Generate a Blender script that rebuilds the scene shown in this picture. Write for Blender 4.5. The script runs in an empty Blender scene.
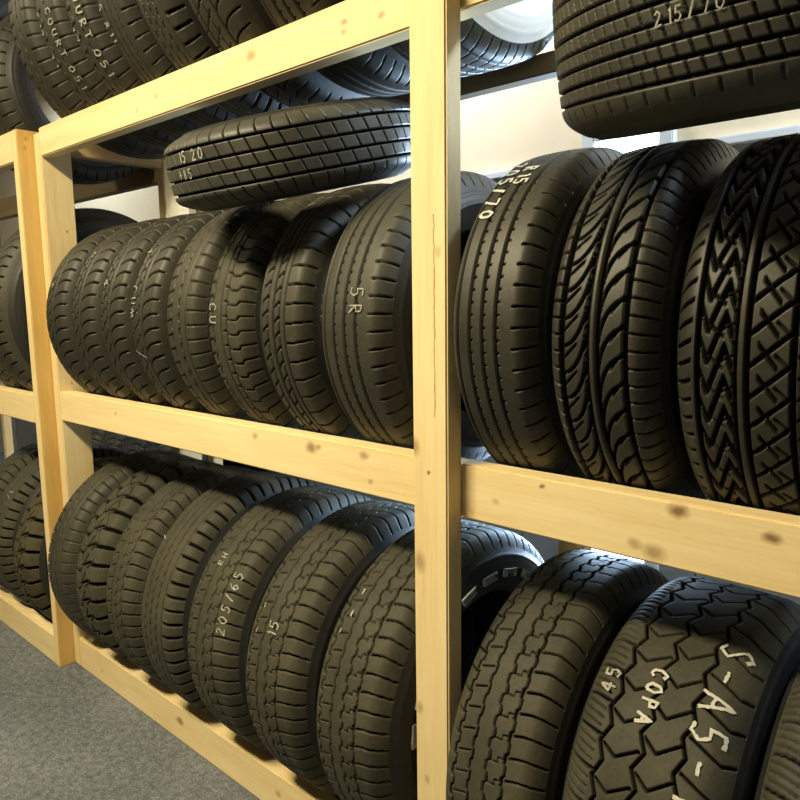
import bpy, bmesh, math, random
import numpy as np
from mathutils import Matrix, Vector
random.seed(4); RNG = np.random.default_rng(7)
sc = bpy.context.scene
COL = sc.collection
PI = math.pi

# ------------------------------------------------------------------ materials
def new_mat(name):
    m = bpy.data.materials.new(name); m.use_nodes = True
    nt = m.node_tree; nt.nodes.clear()
    out = nt.nodes.new('ShaderNodeOutputMaterial'); b = nt.nodes.new('ShaderNodeBsdfPrincipled')
    nt.links.new(b.outputs[0], out.inputs[0])
    return m, nt, b
def N(nt, t, **kw):
    n = nt.nodes.new(t)
    for k, v in kw.items(): setattr(n, k, v)
    return n
def setin(nt, sock, v):
    if isinstance(v, bpy.types.NodeSocket): nt.links.new(v, sock)
    else: sock.default_value = v
def math_(nt, op, a, b=0.0, c=None, clamp=False):
    n = N(nt, 'ShaderNodeMath', operation=op, use_clamp=clamp)
    setin(nt, n.inputs[0], a); setin(nt, n.inputs[1], b)
    if c is not None: setin(nt, n.inputs[2], c)
    return n.outputs[0]
def mix(nt, fac, a, b):
    n = N(nt, 'ShaderNodeMix', data_type='RGBA')
    setin(nt, n.inputs[0], fac); setin(nt, n.inputs[6], a); setin(nt, n.inputs[7], b)
    return n.outputs[2]
def noise(nt, vec, scale, detail=4, rough=.55):
    n = N(nt, 'ShaderNodeTexNoise'); nt.links.new(vec, n.inputs['Vector'])
    n.inputs['Scale'].default_value = scale; n.inputs['Detail'].default_value = detail; n.inputs['Roughness'].default_value = rough
    return n.outputs[0]
def ramp(nt, fac, stops):
    r = N(nt, 'ShaderNodeValToRGB'); nt.links.new(fac, r.inputs[0])
    e = r.color_ramp.elements
    while len(e) < len(stops): e.new(.5)
    for i, (p, c) in enumerate(stops):
        e[i].position = p; e[i].color = (*c, 1) if len(c) == 3 else c
    return r.outputs[0]
def objco(nt): return N(nt, 'ShaderNodeTexCoord').outputs['Object']
def mapping(nt, vec, scale=(1,1,1), rot=(0,0,0)):
    n = N(nt, 'ShaderNodeMapping'); nt.links.new(vec, n.inputs[0])
    n.inputs['Scale'].default_value = scale; n.inputs['Rotation'].default_value = rot
    return n.outputs[0]
def bump(nt, b, h, strength=.3, dist=.002):
    n = N(nt, 'ShaderNodeBump'); n.inputs['Strength'].default_value = strength; n.inputs['Distance'].default_value = dist
    nt.links.new(h, n.inputs['Height']); nt.links.new(n.outputs[0], b.inputs['Normal'])
def c4(r, g, b): return (r, g, b, 1)

def rubber(name, dark, light, rough=.58, spec=.4):
    m, nt, b = new_mat(name); co = objco(nt)
    a = noise(nt, co, 9, 5, .6); f = noise(nt, co, 130, 3, .6)
    fac = math_(nt, 'ADD', math_(nt, 'MULTIPLY', a, .7), math_(nt, 'MULTIPLY', f, .35))
    col = ramp(nt, fac, [(.36, dark), (.70, light)])
    at = N(nt, 'ShaderNodeAttribute', attribute_name='groove')          # groove shade painted in: near-black inside the grooves, beside the greyer scuffed running face
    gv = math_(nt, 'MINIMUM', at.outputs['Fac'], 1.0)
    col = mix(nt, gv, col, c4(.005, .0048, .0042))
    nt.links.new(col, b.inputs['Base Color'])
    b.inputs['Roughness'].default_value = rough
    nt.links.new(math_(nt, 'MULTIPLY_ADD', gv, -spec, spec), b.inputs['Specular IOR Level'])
    bump(nt, b, noise(nt, co, 420, 3, .7), .25, .0012)
    return m
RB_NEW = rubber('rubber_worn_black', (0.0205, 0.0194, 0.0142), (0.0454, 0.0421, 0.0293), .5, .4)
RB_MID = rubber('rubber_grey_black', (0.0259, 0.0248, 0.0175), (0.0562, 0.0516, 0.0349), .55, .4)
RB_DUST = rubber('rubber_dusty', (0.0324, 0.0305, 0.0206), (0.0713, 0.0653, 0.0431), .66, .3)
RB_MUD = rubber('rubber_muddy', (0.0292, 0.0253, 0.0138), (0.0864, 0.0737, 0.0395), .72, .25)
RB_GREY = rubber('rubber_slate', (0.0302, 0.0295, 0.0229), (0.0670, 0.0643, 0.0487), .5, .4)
RB_SIDE = rubber('rubber_sidewall', (.011,.011,.0105), (.024,.0235,.022), .5, .4)
RB_IN = rubber('rubber_liner', (.012,.012,.012), (.022,.022,.021), .6, .3)

def wood(name, axis, base, light, dark, knots=(), crack=None):
    m, nt, b = new_mat(name); co = objco(nt)
    sc_ = {'x': (.9, 14, 14), 'y': (14, .9, 14), 'z': (14, 14, .9)}[axis]
    v = mapping(nt, co, sc_)
    g1 = noise(nt, v, 2.2, 5, .6); 
    v2 = mapping(nt, co, tuple(s*4 for s in sc_)); g2 = noise(nt, v2, 2.5, 4, .6)
    fac = math_(nt, 'ADD', math_(nt, 'MULTIPLY', g1, .65), math_(nt, 'MULTIPLY', g2, .35))
    col = ramp(nt, fac, [(.30, dark), (.47, base), (.68, light)])
    blot = noise(nt, co, 5.5, 3, .5)
    col = mix(nt, math_(nt, 'MULTIPLY', ramp(nt, blot, [(.52, (0,0,0)), (.75, (1,1,1))]), .30, clamp=True), col, c4(*dark))
    wob = N(nt, 'ShaderNodeTexNoise'); nt.links.new(co, wob.inputs['Vector']); wob.inputs['Scale'].default_value = 60
    add = N(nt, 'ShaderNodeVectorMath', operation='MULTIPLY_ADD')
    nt.links.new(wob.outputs['Color'], add.inputs[0]); add.inputs[1].default_value = (.008,)*3; nt.links.new(co, add.inputs[2])
    for (kx, ky, kz, r, st) in knots:
        s = N(nt, 'ShaderNodeVectorMath', operation='SUBTRACT'); nt.links.new(add.outputs[0], s.inputs[0]); s.inputs[1].default_value = (kx+.004, ky+.004, kz+.004)
        q = {'x': (.7,1,1), 'y': (1,.7,1), 'z': (1,1,.7)}[axis]
        s2 = N(nt, 'ShaderNodeVectorMath', operation='MULTIPLY'); nt.links.new(s.outputs[0], s2.inputs[0]); s2.inputs[1].default_value = q
        ln = N(nt, 'ShaderNodeVectorMath', operation='LENGTH'); nt.links.new(s2.outputs[0], ln.inputs[0])
        mr = N(nt, 'ShaderNodeMapRange'); nt.links.new(ln.outputs['Value'], mr.inputs[0])
        mr.inputs[1].default_value = r*.35; mr.inputs[2].default_value = r*1.25; mr.inputs[3].default_value = st; mr.inputs[4].default_value = 0
        col = mix(nt, mr.outputs[0], col, c4(.20, .10, .035))
    if crack:
        cx, z0, z1 = crack
        sx = N(nt, 'ShaderNodeSeparateXYZ'); nt.links.new(add.outputs[0], sx.inputs[0])
        dx = math_(nt, 'ABSOLUTE', math_(nt, 'SUBTRACT', sx.outputs[0], cx+.004))
        k = math_(nt, 'LESS_THAN', dx, .0011)
        k = math_(nt, 'MULTIPLY', k, math_(nt, 'GREATER_THAN', sx.outputs[2], z0)); k = math_(nt, 'MULTIPLY', k, math_(nt, 'LESS_THAN', sx.outputs[2], z1))
        col = mix(nt, math_(nt, 'MULTIPLY', k, .75), col, c4(.22, .12, .04))
    nt.links.new(col, b.inputs['Base Color'])
    b.inputs['Roughness'].default_value = .6; b.inputs['Specular IOR Level'].default_value = .3
    bump(nt, b, g2, .25, .0015)
    return m
PB, PL, PD = (.79,.62,.33), (.85,.70,.42), (.70,.51,.25)
KN = [(-.339,0,.868,.010,.9), (-.228,0,.856,.008,.9), (-.368,0,.806,.012,.6), (-.395,0,.812,.008,.5), (-.538,0,.866,.004,.9), (-1.051,0,.857,.012,.75), (-.906,0,.861,.009,.6),
      (-1.03,0,.862,.006,.6), (-.89,0,.815,.005,.5), (-1.23,0,.859,.008,.5), (-1.192,0,1.607,.012,.55), (-.932,0,1.602,.006,.6), (-.934,0,1.588,.005,.5), (-.846,0,1.592,.006,.55), (-1.639,0,1.585,.007,.4),
      (-1.55,0,1.6,.006,.4), (-1.608,0,.058,.012,.8), (-1.2,0,.05,.008,.5), (-2.05,0,.04,.006,.4), (-1.85,0,.845,.006,.4), (-.62,0,.83,.006,.35)]
W_X = wood('pine_rail', 'x', PB, PL, PD, KN)
W_Z = wood('pine_post', 'z', PB, PL, PD, [(-.742,-.038,.713,.013,.55), (-.752,-.038,.905,.012,.6), (-.722,-.038,.866,.0035,.9), (-.745,-.038,.455,.008,.5), (-.7,-.038,1.21,.007,.35), (-.73,-.038,.33,.006,.4), (-2.2,.04,.9,.004,.6), (-2.2,.06,1.35,.004,.7)],
           crack=(-.708, .96, 1.27))
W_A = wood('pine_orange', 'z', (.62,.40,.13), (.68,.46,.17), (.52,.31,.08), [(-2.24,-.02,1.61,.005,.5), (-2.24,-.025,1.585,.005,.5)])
W_Y = wood('pine_brace', 'y', (.50,.34,.15), (.56,.40,.19), (.40,.25,.10))
W_B = wood('pine_back_rail_shaded', 'x', (.20,.145,.085), (.24,.18,.11), (.15,.105,.06))  # shade behind the tires put into the colour, darker than the front pine

def simple(name, col, rough=.7, spec=.3, nz=None, emit=None):
    m, nt, b = new_mat(name); co = objco(nt)
    if nz:
        c2 = tuple(max(0, c*(1-nz[1])) for c in col); col_ = ramp(nt, noise(nt, co, nz[0], 5, .6), [(.3, c2), (.7, col)])
        nt.links.new(col_, b.inputs['Base Color'])
    else: b.inputs['Base Color'].default_value = c4(*col)
    b.inputs['Roughness'].default_value = rough; b.inputs['Specular IOR Level'].default_value = spec
    if emit: b.inputs['Emission Color'].default_value = c4(*emit[0]); b.inputs['Emission Strength'].default_value = emit[1]
    return m
M_CHALK = simple('chalk', (.50,.49,.42), .9, .1, (250, .6))
M_CHALKB = simple('paint_marker', (.62,.61,.54), .8, .2, (250, .25))
M_WHITE = simple('white_letter', (.42,.42,.40), .7, .2, (120, .5))
M_WALL = simple('wall_cream_paint', (.84,.69,.46), .8, .2, (6, .06))
M_PANEL = simple('wall_grey_panel', (.27,.275,.27), .6, .3, (8, .08))
M_TRIM = simple('wall_trim_paint', (.70,.70,.68), .4, .5)
M_CEIL = simple('ceiling_paint', (.42,.40,.36), .9, .2, (40, .08))
M_WOODWALL = simple('wall_brown_paint', (.20,.17,.13), .8, .2, (6, .1))
M_METAL = simple('white_metal', (.75,.75,.74), .4, .5)
M_DIFW = simple('warm_diffuser', (.9,.85,.7), .5, .3, None, ((1,.80,.48), 3))
M_DIFC = simple('cool_diffuser', (.85,.9,1), .5, .3, None, ((.72,.86,1), 8))
M_DAY = simple('daylit_glass', (.6,.7,.8), .2, .5, None, ((.62,.80,1), 7))
M_WSIDE = simple('white_sidewall_band', (.80,.79,.76), .6, .3, (30, .08))
def carpet():
    m, nt, b = new_mat('carpet_grey'); co = objco(nt)
    a = noise(nt, co, 190, 3, .7); c = noise(nt, co, 55, 4, .7); d = noise(nt, co, 2.5, 3, .5)
    f = math_(nt, 'ADD', math_(nt, 'ADD', math_(nt, 'MULTIPLY', a, .5), math_(nt, 'MULTIPLY', c, .42)), math_(nt, 'MULTIPLY', d, .2))
    col = ramp(nt, f, [(.42, (.062,.069,.080)), (.55, (.125,.138,.154)), (.68, (.235,.252,.268))])
    nt.links.new(col, b.inputs['Base Color']); b.inputs['Roughness'].default_value = .95; b.inputs['Specular IOR Level'].default_value = .1
    bump(nt, b, f, .8, .004)
    return m
M_CARPET = carpet()

# ------------------------------------------------------------------ object helpers
def link(o, parent=None):
    COL.objects.link(o)
    if parent: o.parent = parent
    return o
def empty(name, loc, label, cat, group=None):
    o = bpy.data.objects.new(name, None); o.location = loc; o.empty_display_size = .1
    o['label'] = label; o['category'] = cat
    if group: o['group'] = group
    return link(o)
def mesh_obj(name, bm, mats, parent=None, smooth=False):
    me = bpy.data.meshes.new(name); bm.to_mesh(me); bm.free()
    for m in (mats if isinstance(mats, (list, tuple)) else [mats]): me.materials.append(m)
    if smooth: me.polygons.foreach_set('use_smooth', [True]*len(me.polygons))
    return link(bpy.data.objects.new(name, me), parent)
def bm_box(bm, x0, x1, y0, y1, z0, z1, bev=.0025):
    vs = [bm.verts.new(p) for p in ((x0,y0,z0),(x1,y0,z0),(x1,y1,z0),(x0,y1,z0),(x0,y0,z1),(x1,y0,z1),(x1,y1,z1),(x0,y1,z1))]
    fs = [bm.faces.new([vs[i] for i in f]) for f in ((0,3,2,1),(4,5,6,7),(0,1,5,4),(1,2,6,5),(2,3,7,6),(3,0,4,7))]
    if bev:
        es = list({e for f in fs for e in f.edges})
        bmesh.ops.bevel(bm, geom=es, offset=bev, segments=2, affect='EDGES')
def box(name, b, mat, parent=None, bev=.0025):
    bm = bmesh.new(); bm_box(bm, *b, bev=bev)
    return mesh_obj(name, bm, mat, parent)
def board(name, b, mat, root, bev=.003, lean=None):
    # a length of timber; coordinates are given in world space and the mesh stays in world space under its rack
    o = box(name, b, mat, root, bev)
    o.matrix_parent_inverse = root.matrix_basis.inverted()
    return o
def struct(o):
    o['kind'] = 'structure'; return o

# ------------------------------------------------------------------ the room
struct(box('floor', (-6,2.6,-2.8,1.2,-.1,0), M_CARPET, None, 0))
struct(box('ceiling', (-6,2.6,-2.8,1.2,2.55,2.65), M_CEIL, None, 0))
struct(box('wall_back', (-6,2.6,1.2,1.3,0,2.55), M_WALL, None, 0))
struct(box('wall_front', (-6,2.6,-2.9,-2.8,0,2.55), M_WOODWALL, None, 0))
struct(box('wall_left', (-6.1,-6,-2.8,1.2,0,2.55), M_WOODWALL, None, 0))
struct(box('wall_right', (2.6,2.7,-2.8,1.2,0,2.55), M_WOODWALL, None, 0))
bm = bmesh.new()
x = -5.98
while x < 2.5:                                   # grey panelling: separate boards with a small joint
    bm_box(bm, x, x+.148, 1.188, 1.2, .0, 1.535, .002); x += .15
struct(mesh_obj('trim_1', bm, M_PANEL))
struct(box('trim_2', (-6,2.6,1.175,1.2,1.535,1.56), M_TRIM, None, .004))

# a tall daylit window behind the rack
bm = bmesh.new()
for b in ((-1.12,-1.08,1.165,1.2,.16,1.64), (-.88,-.84,1.165,1.2,.16,1.64), (-1.08,-.88,1.165,1.2,1.60,1.64), (-1.08,-.88,1.165,1.2,.16,.2), (-1.08,-.88,1.17,1.2,.9,.93)): bm_box(bm, *b, bev=.003)
struct(mesh_obj('window_1', bm, M_TRIM))
struct(box('window_2', (-1.08,-.88,1.178,1.186,.2,1.60), M_DAY, None, 0))

# ------------------------------------------------------------------ racks
ZM0, ZM1, ZT0, ZT1 = .790, .879, 1.557, 1.637
rack = empty('tire_rack', (-.5, .2, 0), 'pine timber rack of three shelves spanning most of the picture', 'rack', 'timber tire racks')
for z0, z1 in ((0,.098), (ZM0,ZM1), (ZT0,ZT1)):
    board('front_rail', (-2.2,1.3,0,.038,z0,z1), W_X, rack)
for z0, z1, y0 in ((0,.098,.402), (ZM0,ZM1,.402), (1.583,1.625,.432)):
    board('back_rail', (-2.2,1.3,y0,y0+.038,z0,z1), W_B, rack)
board('post', (-2.24,-2.2,0,.089,0,ZT1-.012), W_Z, rack)                      # left end post, front
board('post', (-2.24,-2.2,.385,.475,0,1.70), W_Z, rack)                       # left end post, back
board('post', (-.755,-.684,-.038,0,0,2.0), W_Z, rack)                         # the tall post standing in front of the rails
board('post', (-.762,-.70,.44,.478,0,1.33), W_Y, rack)
board('post', (1.26,1.3,-.038,0,0,2.0), W_Z, rack); board('post', (1.26,1.3,.565,.603,0,1.72), W_Z, rack)
for z0, z1 in ((.005,.09), (ZM0,ZM1-.01), (1.572,1.66)):
    board('cross_brace', (-2.238,-2.202,.089,.385,z0,z1), W_Y, rack)
rack2 = empty('tire_rack', (-3.2, .2, 0), 'lower pine rack at the far left, its thin-edged end post tight against the big rack', 'rack', 'timber tire racks')
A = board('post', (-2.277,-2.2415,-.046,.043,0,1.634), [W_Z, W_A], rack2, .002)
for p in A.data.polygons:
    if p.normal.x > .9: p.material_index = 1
board('post', (-4.4,-4.36,-.046,.043,0,1.634), W_Z, rack2)
board('post', (-4.4,-4.36,.56,.6,0,1.634), W_Z, rack2); board('post', (-2.30,-2.26,.56,.6,0,1.634), W_Z, rack2)
for z0, z1 in ((0,.098), (.778,.866), (1.546,1.634)):
    board('front_rail', (-4.36,-2.278,-.046,-.008,z0,z1), W_X, rack2)
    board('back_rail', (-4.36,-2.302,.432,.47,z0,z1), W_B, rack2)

# ------------------------------------------------------------------ tread patterns (depth 0..1 over s = around, w = across; h = half the tread width)
E_ = .0008
def fade(d, hw): return np.clip((hw + E_ - d) / E_, 0, 1)
def tri(x): return 4*np.abs((x % 1) - .5) - 1
def sq(x): return np.clip(tri(x)*5, -1, 1)
def circ(S, Wd, w0, hw, amp=0, p=.03, ph=0, f=tri): return fade(np.abs(Wd - w0 - (amp*f(S/p + ph) if amp else 0)), hw)
def lat(S, Wd, wa, wb, p, hw, off=None, ph=0.):
    q = np.clip((Wd - wa)/(wb - wa), 0, 1)
    o = off(q) if off else 0*q
    o2 = off(np.clip(q + .01, 0, 1)) if off else o
    sl = (o2 - o)/(.01*abs(wb - wa))
    d = np.abs(((S - o)/p + ph) % 1 - .5)*p/np.sqrt(1 + sl*sl)
    lo, hi = min(wa, wb), max(wa, wb)
    m = np.clip((Wd - lo)/E_, 0, 1)*np.clip((hi - Wd)/E_, 0, 1)
    return fade(d, hw)*m
MX = lambda *a: np.maximum.reduce(a)
arc = lambda L: (lambda q: L*np.sqrt(np.clip(1-(1-q)**2, 0, 1)))
def pt_rib(S, W, h, R, k):                    # straight ribs, notched shoulders
    p = per(R, .030)
    return MX(*[circ(S, W, t*h, .0022) for t in (-.66,-.34,-.03,.29)], lat(S, W, .64*h, 1.1*h, p, .0010, lambda q: .003*q), lat(S, W, -1.1*h, -.86*h, p*.75, .0013),
              *[.6*lat(S, W, (t-.035)*h, (t+.035)*h+.004, p*.6, .0009) for t in (-.34,-.03,.29)])
def pt_arcs(S, W, h, R, k):                   # asymmetric with sweeping arcs each side of a twin centre rib
    p = per(R, .036)
    return MX(circ(S, W, -.60*h, .0034), circ(S, W, -.10*h, .0022), circ(S, W, .06*h, .0030), circ(S, W, .56*h, .0036),
              lat(S, W, -.60*h, -.13*h, p, .0017, lambda q: .066*(1-np.sqrt(np.clip(1-q*q,0,1)))), .8*lat(S, W, -.58*h, -.30*h, p, .0010, lambda q: .022*q, .5),
              lat(S, W, .10*h, .56*h, p, .0018, lambda q: -.066*(1-np.sqrt(np.clip(1-(1-q)**2,0,1))), .3), .8*lat(S, W, .30*h, .55*h, p, .0010, lambda q: .026*q, .8),
              lat(S, W, -1.1*h, -.64*h, p*.62, .0012, lambda q: -.004*q), .8*lat(S, W, .60*h, 1.1*h, p*.62, .0010, lambda q: -.005*q))
def pt_chev(S, W, h, R, k):                   # zigzag left, diamonds right, twin centre grooves
    p = per(R, .036)
    return MX(circ(S, W, -.58*h, .0022), circ(S, W, -.07*h, .0020), circ(S, W, .09*h, .0022), circ(S, W, .66*h, .0024),
              lat(S, W, -.56*h, -.10*h, p, .0022, lambda q: .026*tri(q*.99+.25), .35), lat(S, W, -.46*h, -.22*h, p, .0013, lambda q: -.016*q, .85), .7*lat(S, W, -.30*h, -.10*h, p, .0011, lambda q: .008*q, .1),
              lat(S, W, .11*h, .66*h, p*1.0, .0020, lambda q: .040*q, .2), lat(S, W, .22*h, .48*h, p, .0016, lambda q: -.030*q, .45), .7*lat(S, W, .44*h, .64*h, p, .0011, lambda q: -.016*q, .8),
              lat(S, W, -1.1*h, -.68*h, p*.66, .0020, lambda q: .016*q), lat(S, W, .72*h, 1.1*h, p*.66, .0018, lambda q: .014*q))
def pt_at(S, W, h, R, k):                     # light-truck ribs with stepped grooves and big shoulder blocks
    p = per(R, .032); a = .0022
    return MX(circ(S, W, -.64*h, .0012, a, p, .1, sq), circ(S, W, -.30*h, .0013, a*.7, p, .5, sq), circ(S, W, .02*h, .0014, a, p, .2, sq), circ(S, W, .36*h, .0018, a*.7, p, .6, sq),
              lat(S, W, -1.1*h, -.60*h, p, .0012, lambda q: .004*np.sin(q*5), .3), .8*lat(S, W, -.60*h, -.34*h, p, .0008, lambda q: .006*q, .1), .7*lat(S, W, .06*h, .34*h, p, .0008, lambda q: .004*sq(q*1.+.2), .75),
              lat(S, W, .40*h, 1.1*h, p, .0013, lambda q: .005*np.sin(q*3.5), .5))
def pt_block(S, W, h, R, k):                  # large wavy all-terrain blocks, sliced left shoulder
    p = per(R, .046)
    return MX(circ(S, W, -.52*h, .0021, .005, p, .0), circ(S, W, -.04*h, .0019, .006, p, .4), circ(S, W, .44*h, .0021, .005, p, .1),
              lat(S, W, -.52*h, -.04*h, p, .0014, lambda q: .009*tri(q*.9+.15), .1), lat(S, W, -.04*h, .44*h, p, .0014, lambda q: .011*tri(q*.9+.15), .55),
              lat(S, W, .46*h, 1.1*h, p, .0015, lambda q: .010*tri(q*.8), .2), lat(S, W, -1.1*h, -.54*h, p, .0014, lambda q: -.012*q, .6), .5*lat(S, W, -1.0*h, -.6*h, p/4, .0009, lambda q: -.012*q))
def pt_knob(S, W, h, R, k):                   # mud tyre: chunky knobs
    p = per(R, .052)
    return MX(circ(S, W, -.30*h, .0025, .010, p, 0), circ(S, W, .30*h, .003, .010, p, .5), circ(S, W, .0, .0025, .006, p, .25),
              lat(S, W, .32*h, 1.1*h, p, .0050, lambda q: .008*q, .25), lat(S, W, -1.1*h, -.32*h, p, .0050, lambda q: -.008*q, .75), lat(S, W, -.3*h, .3*h, p, .003, lambda q: .02*q, .5))
def pt_swirl(S, W, h, R, k):                  # smooth ribs left, curled arcs right
    p = per(R, .034)
    return MX(circ(S, W, -.55*h, .0016), circ(S, W, -.22*h, .0018), circ(S, W, .10*h, .0022), 
              lat(S, W, .12*h, .86*h, p, .0017, lambda q: .030*np.sqrt(np.clip(1-(1-q)**2,0,1)), .2), .8*lat(S, W, -.55*h, -.05*h, p, .0012, lambda q: .03*q, .6), .7*lat(S, W, -1.1*h, -.6*h, p, .0012, lambda q: .01*q))
def pt_touring(S, W, h, R, k):                # four straight grooves, slanted cuts in every rib
    p = per(R, .030)
    sl = lambda q: .008*q
    return MX(circ(S, W, -.56*h, .0019), circ(S, W, -.18*h, .0018), circ(S, W, .20*h, .0018), circ(S, W, .60*h, .0019),
              *[lat(S, W, a*h, b*h, p*m, .0006, sl, ph) for a, b, m, ph in ((-.58,-.22,1,.1), (-.18,.16,1,.5), (.2,.56,1,.2), (.6,1.1,1,.7), (-1.1,-.62,1,.4))])
def pt_fine(S, W, h, R, k):                   # highway ribs with dense upright cuts
    p = per(R, .016)
    g = (-.60,-.42,-.24,-.06,.13,.32,.52)
    return MX(*[circ(S, W, t*h, .0014) for t in g], *[.8*lat(S, W, (u+.02)*h, (v-.02)*h, p, .0006, lambda q: .004*q, .37*i) for i, (u, v) in enumerate(zip(g[:-1], g[1:]))],
              .5*lat(S, W, -.80*h, -.66*h, p*1.6, .0009), .6*lat(S, W, .56*h, .8*h, p*1.4, .0008))
def pt_slant(S, W, h, R, k):                  # touring with slanted blocks in two centre bands
    p = per(R, .028)
    return MX(circ(S, W, -.66*h, .0018), circ(S, W, -.36*h, .0018), circ(S, W, -.12*h, .0018), circ(S, W, .14*h, .0018), circ(S, W, .34*h, .0012),
              lat(S, W, -.66*h, -.36*h, p, .0013, lambda q: .016*q), lat(S, W, -.12*h, .14*h, p, .0014, lambda q: .016*q, .4), lat(S, W, .36*h, 1.1*h, p*1.3, .0012, lambda q: .006*q*q))
def pt_sipe(S, W, h, R, k):                   # old stippled tread with stepped right blocks
    p = per(R, .030)
    return MX(circ(S, W, -.45*h, .0017, .002, p, 0, sq), circ(S, W, -.05*h, .0017), circ(S, W, .22*h, .0014), lat(S, W, .05*h, 1.1*h, p, .0012, lambda q: .004*sq(q*1.2), .2), .8*lat(S, W, -1.1*h, -.5*h, p, .0015, lambda q: .012*q))
def pt_wave(S, W, h, R, k):                   # wavy rib tyre, squared lugs on the right shoulder
    p = per(R, .026)
    return MX(*[circ(S, W, t*h, .0013, .0018, p, i*.3) for i, t in enumerate((-.72,-.42,-.12,.18))], lat(S, W, .50*h, 1.1*h, p*1.25, .0030, lambda q: 0*q), .8*circ(S, W, .46*h, .001))
def pt_smooth(S, W, h, R, k):
    p = per(R, .032)
    return MX(circ(S, W, -.35*h, .0014, .0015, p, 0, sq), circ(S, W, .1*h, .0018, .0018, p, .5, sq), .8*lat(S, W, -1.1*h, -.38*h, p, .0013, lambda q: .012*q), .7*circ(S, W, .42*h, .0013), .6*lat(S, W, .45*h, 1.0*h, p, .0011))
def per(R, p): return 2*PI*R/max(8, round(2*PI*R/p))

# ------------------------------------------------------------------ tires
def grid_mesh(name, th, prof_w, rr, parent, mat, loc, closed=True, groove=None):
    """surface of revolution about local X; th (n), prof_w (m), rr (n,m) radii"""
    n, m = rr.shape
    co = np.empty((n, m, 3), np.float32)
    co[..., 0] = prof_w[None, :]; co[..., 1] = -rr*np.cos(th)[:, None]; co[..., 2] = rr*np.sin(th)[:, None]
    i = np.arange(n if closed else n-1)[:, None]; j = np.arange(m-1)[None, :]
    i2 = (i+1) % n
    f = np.stack([i*m+j, i*m+j+1, i2*m+j+1, i2*m+j], -1).reshape(-1, 4).astype(np.int32)
    me = bpy.data.meshes.new(name)
    me.vertices.add(n*m); me.vertices.foreach_set('co', co.reshape(-1))
    me.loops.add(f.size); me.loops.foreach_set('vertex_index', f.reshape(-1))
    me.polygons.add(len(f)); me.polygons.foreach_set('loop_start', np.arange(0, f.size, 4, dtype=np.int32))
    try: me.polygons.foreach_set('loop_total', np.full(len(f), 4, np.int32))
    except Exception: pass
    me.polygons.foreach_set('use_smooth', np.ones(len(f), bool))
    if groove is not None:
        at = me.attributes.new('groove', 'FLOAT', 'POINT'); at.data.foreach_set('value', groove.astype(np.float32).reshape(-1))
    me.materials.append(mat); me.update(calc_edges=True); me.validate()
    o = bpy.data.objects.new(name, me); o.location = loc
    return link(o, parent)

def crown(R, h, w):
    t = np.abs(w)/h
    return R - .005*t**2 - .026*np.clip((t-.64)/.36, 0, None)**2.2

# single-stroke hand lettering, unit box 0..1 x 0..1
G = {'0': [[(.5,0),(.15,.2),(.1,.6),(.4,1),(.75,.8),(.8,.35),(.5,0)]], '1': [[(.3,.8),(.5,1),(.5,0)]], '2': [[(.1,.8),(.4,1),(.75,.8),(.6,.5),(.1,0),(.85,.05)]],
     '4': [[(.6,0),(.65,1),(.1,.35),(.9,.35)]], '5': [[(.8,1),(.25,1),(.2,.55),(.6,.6),(.8,.3),(.5,0),(.1,.1)]], '6': [[(.7,1),(.25,.6),(.15,.2),(.5,0),(.8,.25),(.5,.5),(.2,.3)]],
     '7': [[(.1,1),(.85,1),(.4,0)]], '8': [[(.5,.52),(.2,.75),(.5,1),(.78,.75),(.5,.52),(.15,.25),(.5,0),(.85,.25),(.5,.52)]], '9': [[(.8,.7),(.5,.5),(.2,.7),(.5,1),(.8,.75),(.6,0)]],
     '/': [[(.2,0),(.7,1.05)]], '-': [[(.2,.5),(.8,.5)]], '+': [[(.5,.1),(.5,.9)], [(.1,.5),(.9,.5)]],
     'A': [[(.05,0),(.45,1),(.85,0)], [(.2,.4),(.75,.4)]], 'C': [[(.85,.8),(.5,1),(.15,.6),(.2,.15),(.55,0),(.85,.2)]], 'O': [[(.5,0),(.12,.3),(.2,.8),(.55,1),(.85,.6),(.75,.15),(.5,0)]],
     'P': [[(.2,0),(.2,1),(.7,.9),(.7,.6),(.2,.5)]], 'R': [[(.2,0),(.2,1),(.7,.9),(.7,.6),(.2,.5),(.8,0)]], 'S': [[(.8,.85),(.5,1),(.2,.8),(.5,.55),(.8,.3),(.5,0),(.15,.12)]],
     'T': [[(.5,0),(.5,1)], [(.1,1),(.9,1)]], 'U': [[(.15,1),(.15,.3),(.5,0),(.8,.3),(.8,1)]], 'M': [[(.1,0),(.2,1),(.5,.4),(.8,1),(.9,0)]], 'H': [[(.2,0),(.2,1)],[(.2,.5),(.8,.5)],[(.8,0),(.8,1)]],
     '~': [[(0,.3),(.3,.8),(.5,.2),(.8,.7),(1,.3)]], 'o': [[(.5,-.2),(-.1,.3),(.1,.9),(.6,1.2),(1.1,.7),(1,.1),(.5,-.2)]], ' ': []}
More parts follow.
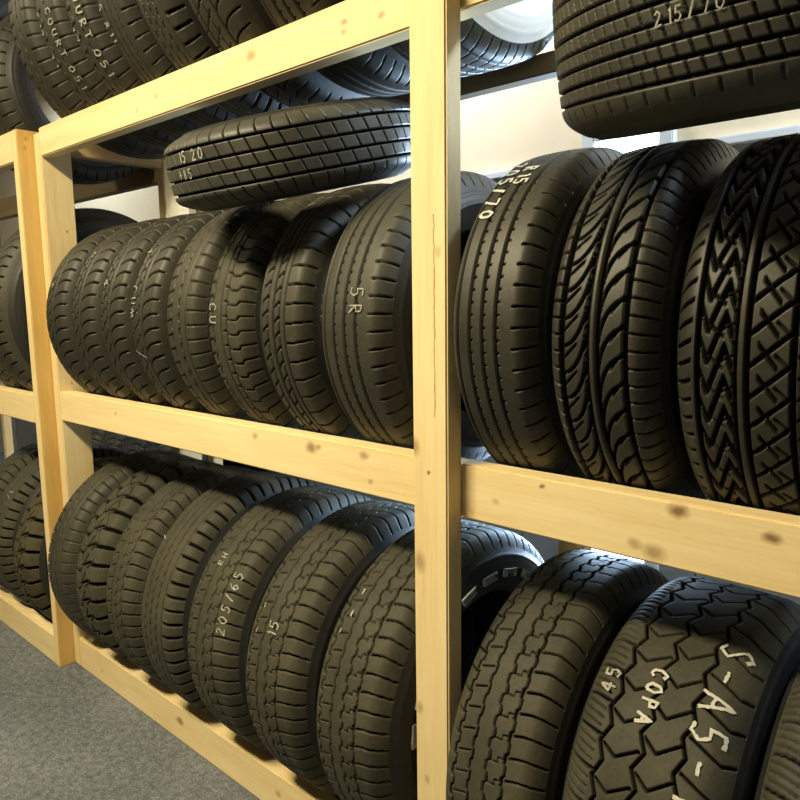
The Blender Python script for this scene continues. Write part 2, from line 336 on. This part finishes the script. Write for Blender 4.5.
def chalk(parent, R, h, loc, items, TW):
    verts, faces = [], []
    for (txt, th0, w0, size, mode, wid) in items:
        a = 0.
        for ch in txt:
            for st in G.get(ch, []):
                P = [np.array(p, float) for p in st]
                # resample
                pts = [P[0]]
                for p, q in zip(P[:-1], P[1:]):
                    k = max(1, int(np.linalg.norm(q-p)*size/.004))
                    pts += [p + (q-p)*(i+1)/k for i in range(k)]
                pts = np.array(pts); pts = pts + RNG.normal(0, .012, pts.shape)
                X = (a + pts[:, 0]*.7)*size; Y = pts[:, 1]*size
                if mode == 'down': s, w = -X, Y
                else: s, w = X, -Y
                s = s + th0*R; w = w + w0
                d = np.gradient(np.stack([s, w], 1), axis=0); d /= np.maximum(np.linalg.norm(d, axis=1, keepdims=True), 1e-9)
                nrm = np.stack([-d[:, 1], d[:, 0]], 1)
                base = len(verts); n = len(s)
                for i in range(n):
                    hw = wid*(.75 + .5*RNG.random())
                    for sg in (-1, 1):
                        ss = s[i] + sg*hw*nrm[i, 0]; ww = w[i] + sg*hw*nrm[i, 1]
                        ww = np.clip(ww, -h*.98, h*.98)
                        r = float(crown(R, h, np.array([ww]))[0]) + .0022; t = ss/R
                        verts.append((ww, -r*math.cos(t), r*math.sin(t)))
                    if i < n-1: faces.append((base+2*i, base+2*i+1, base+2*i+3, base+2*i+2))
            a += 1.0 if ch not in ' 1' else .6
    me = bpy.data.meshes.new('chalk_writing'); me.from_pydata(verts, [], faces); me.update()
    me.materials.append(M_CHALKB if items[0][5] > .0019 else M_CHALK)
    o = bpy.data.objects.new('chalk_writing', me); o.location = loc
    return link(o, parent)

def make_tire(label, R, W, TW, pat, mat, depth=.0075, res=.0020, dense=(-110, 150), phase=0., chalks=None, letters=False, whitewall=False, group='used tires'):
    """returns an Empty at the tyre's base; the axle lies along local X, the front is -Y"""
    root = empty('tire', (0,0,0), label, 'tire', group)
    c = (0,0,R); h = TW/2
    d0, d1 = math.radians(dense[0]), math.radians(dense[1])
    nd = int((d1-d0)*R/res); nc = int((2*PI-(d1-d0))*R/(res*2.2))
    th = np.concatenate([np.linspace(d0, d1, nd, endpoint=False), np.linspace(d1, d0+2*PI, nc, endpoint=False)])
    m = int(TW/res)
    w = np.linspace(-h, h, m)
    S = ((th + phase)*R)[:, None]; Wd = w[None, :] + 0*S
    D = pat(S + 0*Wd, Wd, h, R, None)
    D = D*np.clip((1.0-np.abs(Wd)/h)/.03, 0, 1)
    wear = .0006*np.sin(th*3+phase*7)[:, None]
    rr = crown(R, h, Wd) - depth*D + wear*np.clip((1-np.abs(Wd)/h)/.2, 0, 1)
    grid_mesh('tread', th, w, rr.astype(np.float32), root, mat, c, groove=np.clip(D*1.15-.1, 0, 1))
    r_sh = float(crown(R, h, np.array([h]))[0]); rb = R*.62; b = .40*W
    k = 26
    t2 = np.linspace(0, 2*PI, 120, endpoint=False)
    u = np.linspace(0, 1, k)
    # sidewall profile: shoulder -> bulge -> bead -> round the bead
    p0, p1, p2, p3 = np.array([h, r_sh]), np.array([W*.5+.006, r_sh-.035]), np.array([W*.5+.004, rb+.05]), np.array([b, rb])
    prof = np.array([(1-q)**3*p0 + 3*(1-q)**2*q*p1 + 3*(1-q)*q*q*p2 + q**3*p3 for q in u])
    for q0 in (.16, .5, .85): prof[:, 0] += .0018*np.exp(-((u-q0)/.03)**2)
    prof = np.vstack([prof, [[b-.008, rb-.004], [b-.016, rb]]])
    for sg in (1, -1):
        w_ = prof[:, 0]*sg; r_ = np.repeat(prof[None, :, 1], len(t2), 0)
        if sg < 0: w_ = w_[::-1]; r_ = r_[:, ::-1]
        sw = grid_mesh('sidewall', t2, w_.astype(np.float32), r_.astype(np.float32), root, M_WSIDE if whitewall and sg > 0 else RB_SIDE, c)
        if letters and sg > 0:
            # raised white letters on the sidewall that faces the aisle end
            n = 22
            for i in range(n):
                if i % 11 in (8, 9, 10): continue
                bm = bmesh.new()
                a0 = 2*PI*i/n; da = 2*PI/n*.62
                rr_ = (.73*R, .78*R)
                xs = W*.5+.0040
                for bar in ((0,.25,0,1), (.25,1,.75,1), (.25,1,0,.25) if i % 3 else (.75,1,0,1), (.3,.8,.42,.58)):
                    q = [(a0+da*bar[0], rr_[0]+(rr_[1]-rr_[0])*bar[2]), (a0+da*bar[1], rr_[0]+(rr_[1]-rr_[0])*bar[2]), (a0+da*bar[1], rr_[0]+(rr_[1]-rr_[0])*bar[3]), (a0+da*bar[0], rr_[0]+(rr_[1]-rr_[0])*bar[3])]
                    lo = [bm.verts.new((xs-.006, -r*math.cos(a), r*math.sin(a))) for a, r in q]; hi = [bm.verts.new((xs, -r*math.cos(a), r*math.sin(a))) for a, r in q]
                    bm.faces.new(hi)
                    for e in range(4): bm.faces.new((lo[e], lo[(e+1)%4], hi[(e+1)%4], hi[e]))
                bmesh.ops.recalc_face_normals(bm, faces=bm.faces)
                mesh_obj('raised_letter', bm, M_WHITE, sw)
    # inside lining
    wi = np.array([b-.016, b+.002, h*.95, h*.5, 0, -h*.5, -h*.95, -b-.002, -b+.016]); ri = np.array([rb, rb+.03, R-.045, R-.026, R-.023, R-.026, R-.045, rb+.03, rb])
    grid_mesh('inner_liner', t2, wi.astype(np.float32), np.repeat(ri[None], len(t2), 0).astype(np.float32), root, RB_IN, c)
    for it in chalks or (): chalk(root, R, h, c, [it], TW)
    return root

def cradle(R, ya, za, yb, zb):
    """centre of a circle of radius R resting on two edges"""
    mx, mz = (ya+yb)/2, (za+zb)/2; dy, dz = yb-ya, zb-za; L = math.hypot(dy, dz)
    k = math.sqrt(R*R - L*L/4)
    return mx - dz/L*k, mz + dy/L*k
SHELF = {'low': (.038,.098,.402,.098), 'mid': (.038,ZM1,.402,ZM1), 'top': (.038,ZT1,.432,1.625), 'left_low': (-.008,.098,.432,.098), 'left_mid': (-.008,.866,.432,.866), 'left_top': (-.008,1.634,.432,1.634)}
GRP = {'low': 'tires standing on the bottom shelf', 'mid': 'tires standing on the middle shelf', 'top': 'tires standing on the top shelf', 'left_low': 'tires in the left rack', 'left_mid': 'tires in the left rack', 'left_top': 'tires in the left rack'}
def stand(shelf, x0, x1, R, pat, mat, label, yaw=0., lean=0., tw=.84, lift=0., back=0., **kw):
    W = x1-x0-.006
    # sidewall bulge reaches a little past the tread
    t = make_tire(label, R, W, W*tw, pat, mat, group=GRP[shelf], **kw)
    yc, zc = cradle(R+.0015, *SHELF[shelf])
    Mx = Matrix.Translation(((x0+x1)/2, yc+back, zc+lift)) @ Matrix.Rotation(math.radians(yaw), 4, 'Z') @ Matrix.Rotation(math.radians(lean), 4, 'Y') @ Matrix.Translation((0,0,-R))
    t.matrix_world = Mx
    return t
def lay(x, base, axis, R, W, TW, pat, mat, label, up_is_left=False, **kw):
    """a tyre lying on its side: base = middle of its lower face, axis = direction of its axle (upwards)"""
    t = make_tire(label, R, W, TW, pat, mat, **kw)
    a = Vector(axis).normalized(); s = Vector((-1,0,0)); s = (s - a*s.dot(a)).normalized()   # local Z
    y = s.cross(a)                                                                         # local Y = Z x X
    M = Matrix((a, y, s)).transposed().to_4x4()
    t.matrix_world = Matrix.Translation(Vector(base) + a*(W/2+.004)) @ M @ Matrix.Translation((0,0,-R))
    return t

D2R = math.radians
# --- middle shelf, left bay (from the left end post towards the tall post)
RM = .280
RR_ = .281
ML = [-2.14,-1.978,-1.808,-1.652,-1.492,-1.328,-1.157,-.985,-.785]
stand('mid', ML[0], ML[1], RM, pt_swirl, RB_NEW, 'first tire from the left end post on the middle shelf, thin chalk plus', phase=.1, chalks=[('+', D2R(22), -.03, .022, 'down', .0012), ('/', D2R(45), -.04, .05, 'up', .0008)])
stand('mid', ML[1], ML[2], RM, pt_swirl, RB_NEW, 'second tire from the left end post on the middle shelf, faint chalk squiggle', phase=.5, chalks=[('~', D2R(40), -.03, .03, 'down', .0008)])
stand('mid', ML[2], ML[3], RM, pt_swirl, RB_NEW, 'third tire from the left end post on the middle shelf, chalk figure 4', phase=.9, chalks=[('4', D2R(22), -.045, .028, 'down', .0012), ('-', D2R(48), -.04, .03, 'down', .001)])
stand('mid', ML[3], ML[4], RM, pt_swirl, RB_NEW, 'fourth tire from the left end post on the middle shelf, long chalk scrawl', phase=1.4, chalks=[('+', D2R(38), -.045, .03, 'down', .0012), ('CU~', D2R(18), -.05, .028, 'down', .0012), ('/', D2R(-12), -.05, .05, 'down', .001)])
stand('mid', ML[4], ML[5], RM, pt_smooth, RB_MID, 'plain worn tire on the middle shelf, fifth from the left end post', phase=.3)
stand('mid', ML[5], ML[6], RM, pt_sipe, RB_DUST, 'dusty brownish tire on the middle shelf with stepped blocks on its right side', phase=.2, chalks=[('CU', D2R(9), -.045, .026, 'down', .0013), ('-', D2R(40), -.03, .05, 'down', .001)])
stand('mid', ML[6], ML[7], RM, pt_slant, RB_MID, 'tire on the middle shelf with slanted-block bands, second left of the tall post', phase=.7)
stand('mid', ML[7], ML[8], RM, pt_rib, RB_MID, 'straight-ribbed tire on the middle shelf just left of the tall post', phase=.4, chalks=[('5R', D2R(14), .012, .028, 'down', .0012), ('~~~', D2R(12), -.075, .018, 'down', .001)])
# --- middle shelf, right bay
MR = [-.681,-.520,-.350,-.168]
stand('mid', MR[0], MR[1], RR_, pt_rib, RB_NEW, 'ribbed tire just right of the tall post on the middle shelf, white writing', tw=.92, phase=.15, res=.0013, chalks=[('205/70', D2R(62), -.045, .024, 'down', .0022), ('R15', D2R(58), -.014, .022, 'down', .0020)])
stand('mid', MR[1], MR[2], .275, pt_arcs, RB_NEW, 'tire with sweeping curved grooves, second right of the tall post on the middle shelf', tw=.92, phase=.5, res=.0013)
stand('mid', MR[2], MR[3], .270, pt_chev, RB_NEW, 'tire with zigzag and diamond tread at the right edge of the middle shelf', tw=.92, phase=.25, res=.0013)
# --- bottom shelf, left bay
RL = .318
LL = [-2.197,-2.012,-1.822,-1.63,-1.43,-1.21,-.99,-.772]
stand('low', LL[0], LL[1], 0.312, pt_smooth, RB_MID, 'narrow-grooved plain tire, first on the bottom shelf from the left end post', phase=.2)
stand('low', LL[1], LL[2], 0.312, pt_knob, RB_DUST, 'knobbly lugged tire, second on the bottom shelf from the left end post', phase=.6, depth=.008)
stand('low', LL[2], LL[3], 0.315, pt_at, RB_DUST, 'small-blocked worn tire on the bottom shelf, third from the left end post', phase=.1)
stand('low', LL[3], LL[4], 0.32, pt_wave, RB_DUST, 'bottom-shelf tire with thin wavy ribs and deep square lugs on its right shoulder', phase=.35, chalks=[('/', D2R(38), -.045, .06, 'up', .0012)])
stand('low', LL[4], LL[5], RL, pt_at, RB_DUST, 'bottom-shelf tire with chalk size figures running along its right side', phase=.8, chalks=[('205/65', D2R(14), .068, .024, 'up', .0013), ('RH', D2R(38), -.01, .018, 'up', .0011)])
stand('low', LL[5], LL[6], RL, pt_at, RB_DUST, 'bottom-shelf tire with the chalk number 15 in mid tread', phase=1.3, chalks=[('15', D2R(22), .012, .026, 'up', .0014), ('-', D2R(33), -.06, .025, 'down', .0011), ('-', D2R(24), -.06, .025, 'down', .0011)])
stand('low', LL[6], LL[7], RL, pt_at, RB_DUST, 'bottom-shelf tire with white raised sidewall letters just left of the tall post', phase=1.9, letters=True, chalks=[('-', D2R(50), -.055, .03, 'down', .0016), ('-', D2R(42), -.055, .03, 'down', .0016), ('-', D2R(35), -.06, .02, 'down', .0014)])
# --- bottom shelf, right bay
LR = [-.676,-.477,-.236,.01]
stand('low', LR[0], LR[1], RL, pt_at, RB_DUST, 'dusty tire just right of the tall post on the bottom shelf', tw=.90, phase=.45, res=.0013)
stand('low', LR[1], LR[2], RL, pt_block, RB_DUST, 'wide all-terrain tire with wavy blocks and big chalk writing at lower right', tw=.90, phase=.2, res=.0013, depth=.008,
      chalks=[('S-A5-15', D2R(70), .048, .042, 'down', .0022), ('COPA', D2R(56), -.022, .022, 'down', .0022), ('45', D2R(46), -.062, .022, 'up', .0018)])
stand('low', LR[2], LR[3], RL, pt_block, RB_DUST, 'tire cut off by the lower right corner of the picture', tw=.90, phase=.9)
# --- top shelf
TL = [-2.145,-1.975,-1.822,-1.68,-1.532,-1.372,-1.182,-.985,-.762]
RT = .335
stand('top', TL[0], TL[1], RT, pt_smooth, RB_NEW, 'first tire on the top shelf of the big rack, above the end post, without chalk', phase=.3)
stand('top', TL[1], TL[2], RT, pt_smooth, RB_NEW, 'second tire on the top shelf, the first with chalk capitals, fainter writing', phase=.8, chalks=[('COURT 051', D2R(-9), .010, .024, 'down', .0013), ('S18', D2R(-8), -.055, .026, 'down', .0011), ('71', D2R(-24), -.055, .026, 'down', .0011)])
stand('top', TL[2], TL[3], RT, pt_smooth, RB_NEW, 'third tire on the top shelf with the boldest column of chalk capitals', phase=.8, chalks=[('COURT 051', D2R(-6), .008, .026, 'down', .0017), ('1/0', D2R(0), -.055, .028, 'down', .0012), ('17', D2R(-20), -.055, .028, 'down', .0012)])
stand('top', TL[3], TL[4], RT, pt_rib, RB_NEW, 'fourth tire on the top shelf, one chalk line above small figures', phase=.1, chalks=[('-', D2R(4), -.045, .05, 'down', .0015), ('SU25 811', D2R(-7), -.045, .022, 'down', .0012)])
stand('top', TL[4], TL[5], RT, pt_wave, RB_NEW, 'fifth tire on the top shelf, deep cross grooves on its right side', phase=.5, depth=.008, chalks=[('8', D2R(6), -.06, .03, 'down', .0014), ('~', D2R(10), -.05, .03, 'down', .001)])
stand('top', TL[5], TL[6], RT, pt_swirl, RB_NEW, 'sixth tire on the top shelf with a chalk loop', phase=.2, chalks=[('o', D2R(12), -.055, .034, 'down', .0012), ('/', D2R(4), -.05, .06, 'down', .0012), ('~', D2R(-8), -.06, .045, 'down', .0012)])
stand('top', TL[6], TL[7], RT, pt_rib, RB_NEW, 'seventh tire on the top shelf, above the right half of the lying tire', phase=.6)
stand('top', TL[7], TL[8], RT, pt_touring, RB_GREY, 'tire with a white sidewall on the top shelf, hanging low behind the tall post', phase=.6, whitewall=True)
# --- tires lying across the tops of the middle row
def on_top(x, y, R, al, W, Rm):
    yc, zc = cradle(Rm+.0015, *SHELF['mid'])
    a = Vector((0, -math.sin(al), math.cos(al)))
    n = Vector((0, yc, zc)) + a*(Rm+.004)
    # slide along the plane until the middle reaches y
    t = (y - n.y)/math.cos(al)
    p = n + Vector((0, math.cos(al), math.sin(al)))*t
    return (x, p.y, p.z), a
b_, a_ = on_top(-1.155, .09, .25, D2R(14), .14, RM)
lay(0, b_, a_, .25, .14, .128, pt_touring, RB_GREY, 'tire lying on its side across the middle row left of the tall post', res=.0014, dense=(-160,60), group='tires lying on their sides',
    chalks=[('15 20', D2R(5), .018, .018, 'down', .0012), ('+85', D2R(8), -.010, .016, 'down', .001)])
b_, a_ = on_top(-.226, .08, .29, D2R(13), .19, RR_)
lay(0, b_, a_, .29, .195, .185, pt_fine, RB_NEW, depth=.0045, label='big tire lying on its side at upper right with white size figures 215/70', res=.0014, dense=(-110,110), group='tires lying on their sides',
    chalks=[('215/70', D2R(14), -.008, .0125, 'down', .0009)])
# --- left rack
stand('left_mid', -2.475, -2.285, .33, pt_swirl, RB_MID, 'middle-shelf tire of the left rack, black sidewall showing behind the end post', phase=.3, back=.0, chalks=[('~1', D2R(6), -.07, .03, 'down', .0012)])
stand('left_mid', -2.67, -2.48, .31, pt_sipe, RB_MID, 'middle-shelf tire at the far left edge of the left rack', phase=.8, chalks=[('8~', D2R(0), .02, .03, 'down', .0012)])
stand('left_low', -2.49, -2.30, .30, pt_knob, RB_MUD, 'muddy chunky-lugged tire on the bottom shelf of the left rack', phase=.2, depth=.012)
stand('left_low', -2.68, -2.49, .31, pt_wave, RB_DUST, 'bottom-shelf tire of the left rack with a chalk tick, at the left edge', phase=.5, chalks=[('1/', D2R(40), .0, .03, 'down', .0012)])
stand('left_low', -2.87, -2.68, .31, pt_at, RB_DUST, 'tire mostly cut off by the left edge, bottom shelf of the left rack', phase=.5)
stand('left_top', -2.475, -2.30, .275, pt_slant, RB_NEW, 'narrow tire on top of the left rack beside the chalked tires', phase=.5)
stand('left_top', -2.67, -2.48, .32, pt_rib, RB_NEW, 'dark tire in the upper left corner on top of the left rack', phase=.1)

# --- tires added behind the rack to block light and darken the lower left bay
for k in range(6):
    t = make_tire('tire added on the floor behind the rack to keep the lower left bay dark', .325, .2, .17, pt_at, RB_MID, res=.004, phase=.4*k, group='tires added on the floor behind the rack')
    t.location = (-3.72 + .207*k, .935, .001)

# ------------------------------------------------------------------ lamps of the place, and one added for the back wall
def fixture(x, y, label, mat, lx=.6, ly=.3):
    r = empty('ceiling_light', (x, y, 2.47), label, 'ceiling light', 'ceiling lights')
    bm = bmesh.new(); bm_box(bm, -lx/2-.02, lx/2+.02, -ly/2-.02, ly/2+.02, .03, .08, .004); mesh_obj('housing', bm, M_METAL, r)
    bm = bmesh.new(); bm_box(bm, -lx/2, lx/2, -ly/2, ly/2, .005, .03, .004); mesh_obj('diffuser', bm, mat, r)
def lamp(x, y, z, sx, sy, power, col):
    l = bpy.data.lights.new('lamp', 'AREA'); l.shape = 'RECTANGLE'; l.size = sx; l.size_y = sy; l.energy = power; l.color = col
    o = bpy.data.objects.new('lamp', l); o.location = (x, y, z); COL.objects.link(o)
WARM = (1, .87, .56); COOL = (.66, .82, 1)
fixture(-1.35, -1.3, 'warm ceiling light over the aisle in front of the tall post', M_DIFW, 1.0, .3)
lamp(-1.35, -1.3, 2.465, .9, .25, 104, WARM)
fixture(-3.3, -1.0, 'warm ceiling light farther along the aisle over the left rack', M_DIFW)
lamp(-3.3, -1.0, 2.465, .5, .25, 16, WARM)
fixture(.3, .85, 'cool ceiling light behind the rack at the right', M_DIFC)
lamp(.3, .85, 2.465, .6, .25, 52, COOL)
fixture(-1.7, .9, 'added cool ceiling light behind the middle of the rack, brightening the back wall', M_DIFC)
lamp(-1.7, .9, 2.465, .6, .2, 30, (.85,.90,1))  # extra lamp added to brighten the wall behind the rack
fixture(-4.3, .85, 'cool ceiling light behind the left rack', M_DIFC)
lamp(-4.3, .85, 2.465, .6, .25, 18, COOL)

l = bpy.data.lights.new('window_daylight', 'AREA'); l.shape = 'RECTANGLE'; l.size = .19; l.size_y = 1.38; l.spread = math.radians(75); l.energy = 22; l.color = (.50, .72, 1)
o = bpy.data.objects.new('window_daylight', l); o.location = (-.98, 1.16, .91); o.rotation_euler = (-PI/2, 0, 0); COL.objects.link(o)
w = bpy.data.worlds.new('World'); sc.world = w; w.use_nodes = True
w.node_tree.nodes['Background'].inputs[0].default_value = (.5,.5,.5,1); w.node_tree.nodes['Background'].inputs[1].default_value = .006

# ------------------------------------------------------------------ camera
right, up, back = Vector((.739,.673,-.013)), Vector((-.084,.111,.990)), Vector((.668,-.731,.139))
back.normalize(); right = (right - back*right.dot(back)).normalized(); up = back.cross(right)
cam = bpy.data.cameras.new('Camera'); cam.sensor_width = 36; cam.sensor_height = 36; cam.lens = 36*720/800; cam.clip_start = .02
co = bpy.data.objects.new('Camera', cam); COL.objects.link(co)
Mc = Matrix((right, up, back)).transposed().to_4x4(); Mc.translation = Vector((0,-.893,1.14)); co.matrix_world = Mc
sc.camera = co
sc.view_settings.view_transform = 'Standard'; sc.view_settings.look = 'None'; sc.view_settings.gamma = 1; sc.view_settings.use_curve_mapping = False
sc.view_settings.exposure = 0.0
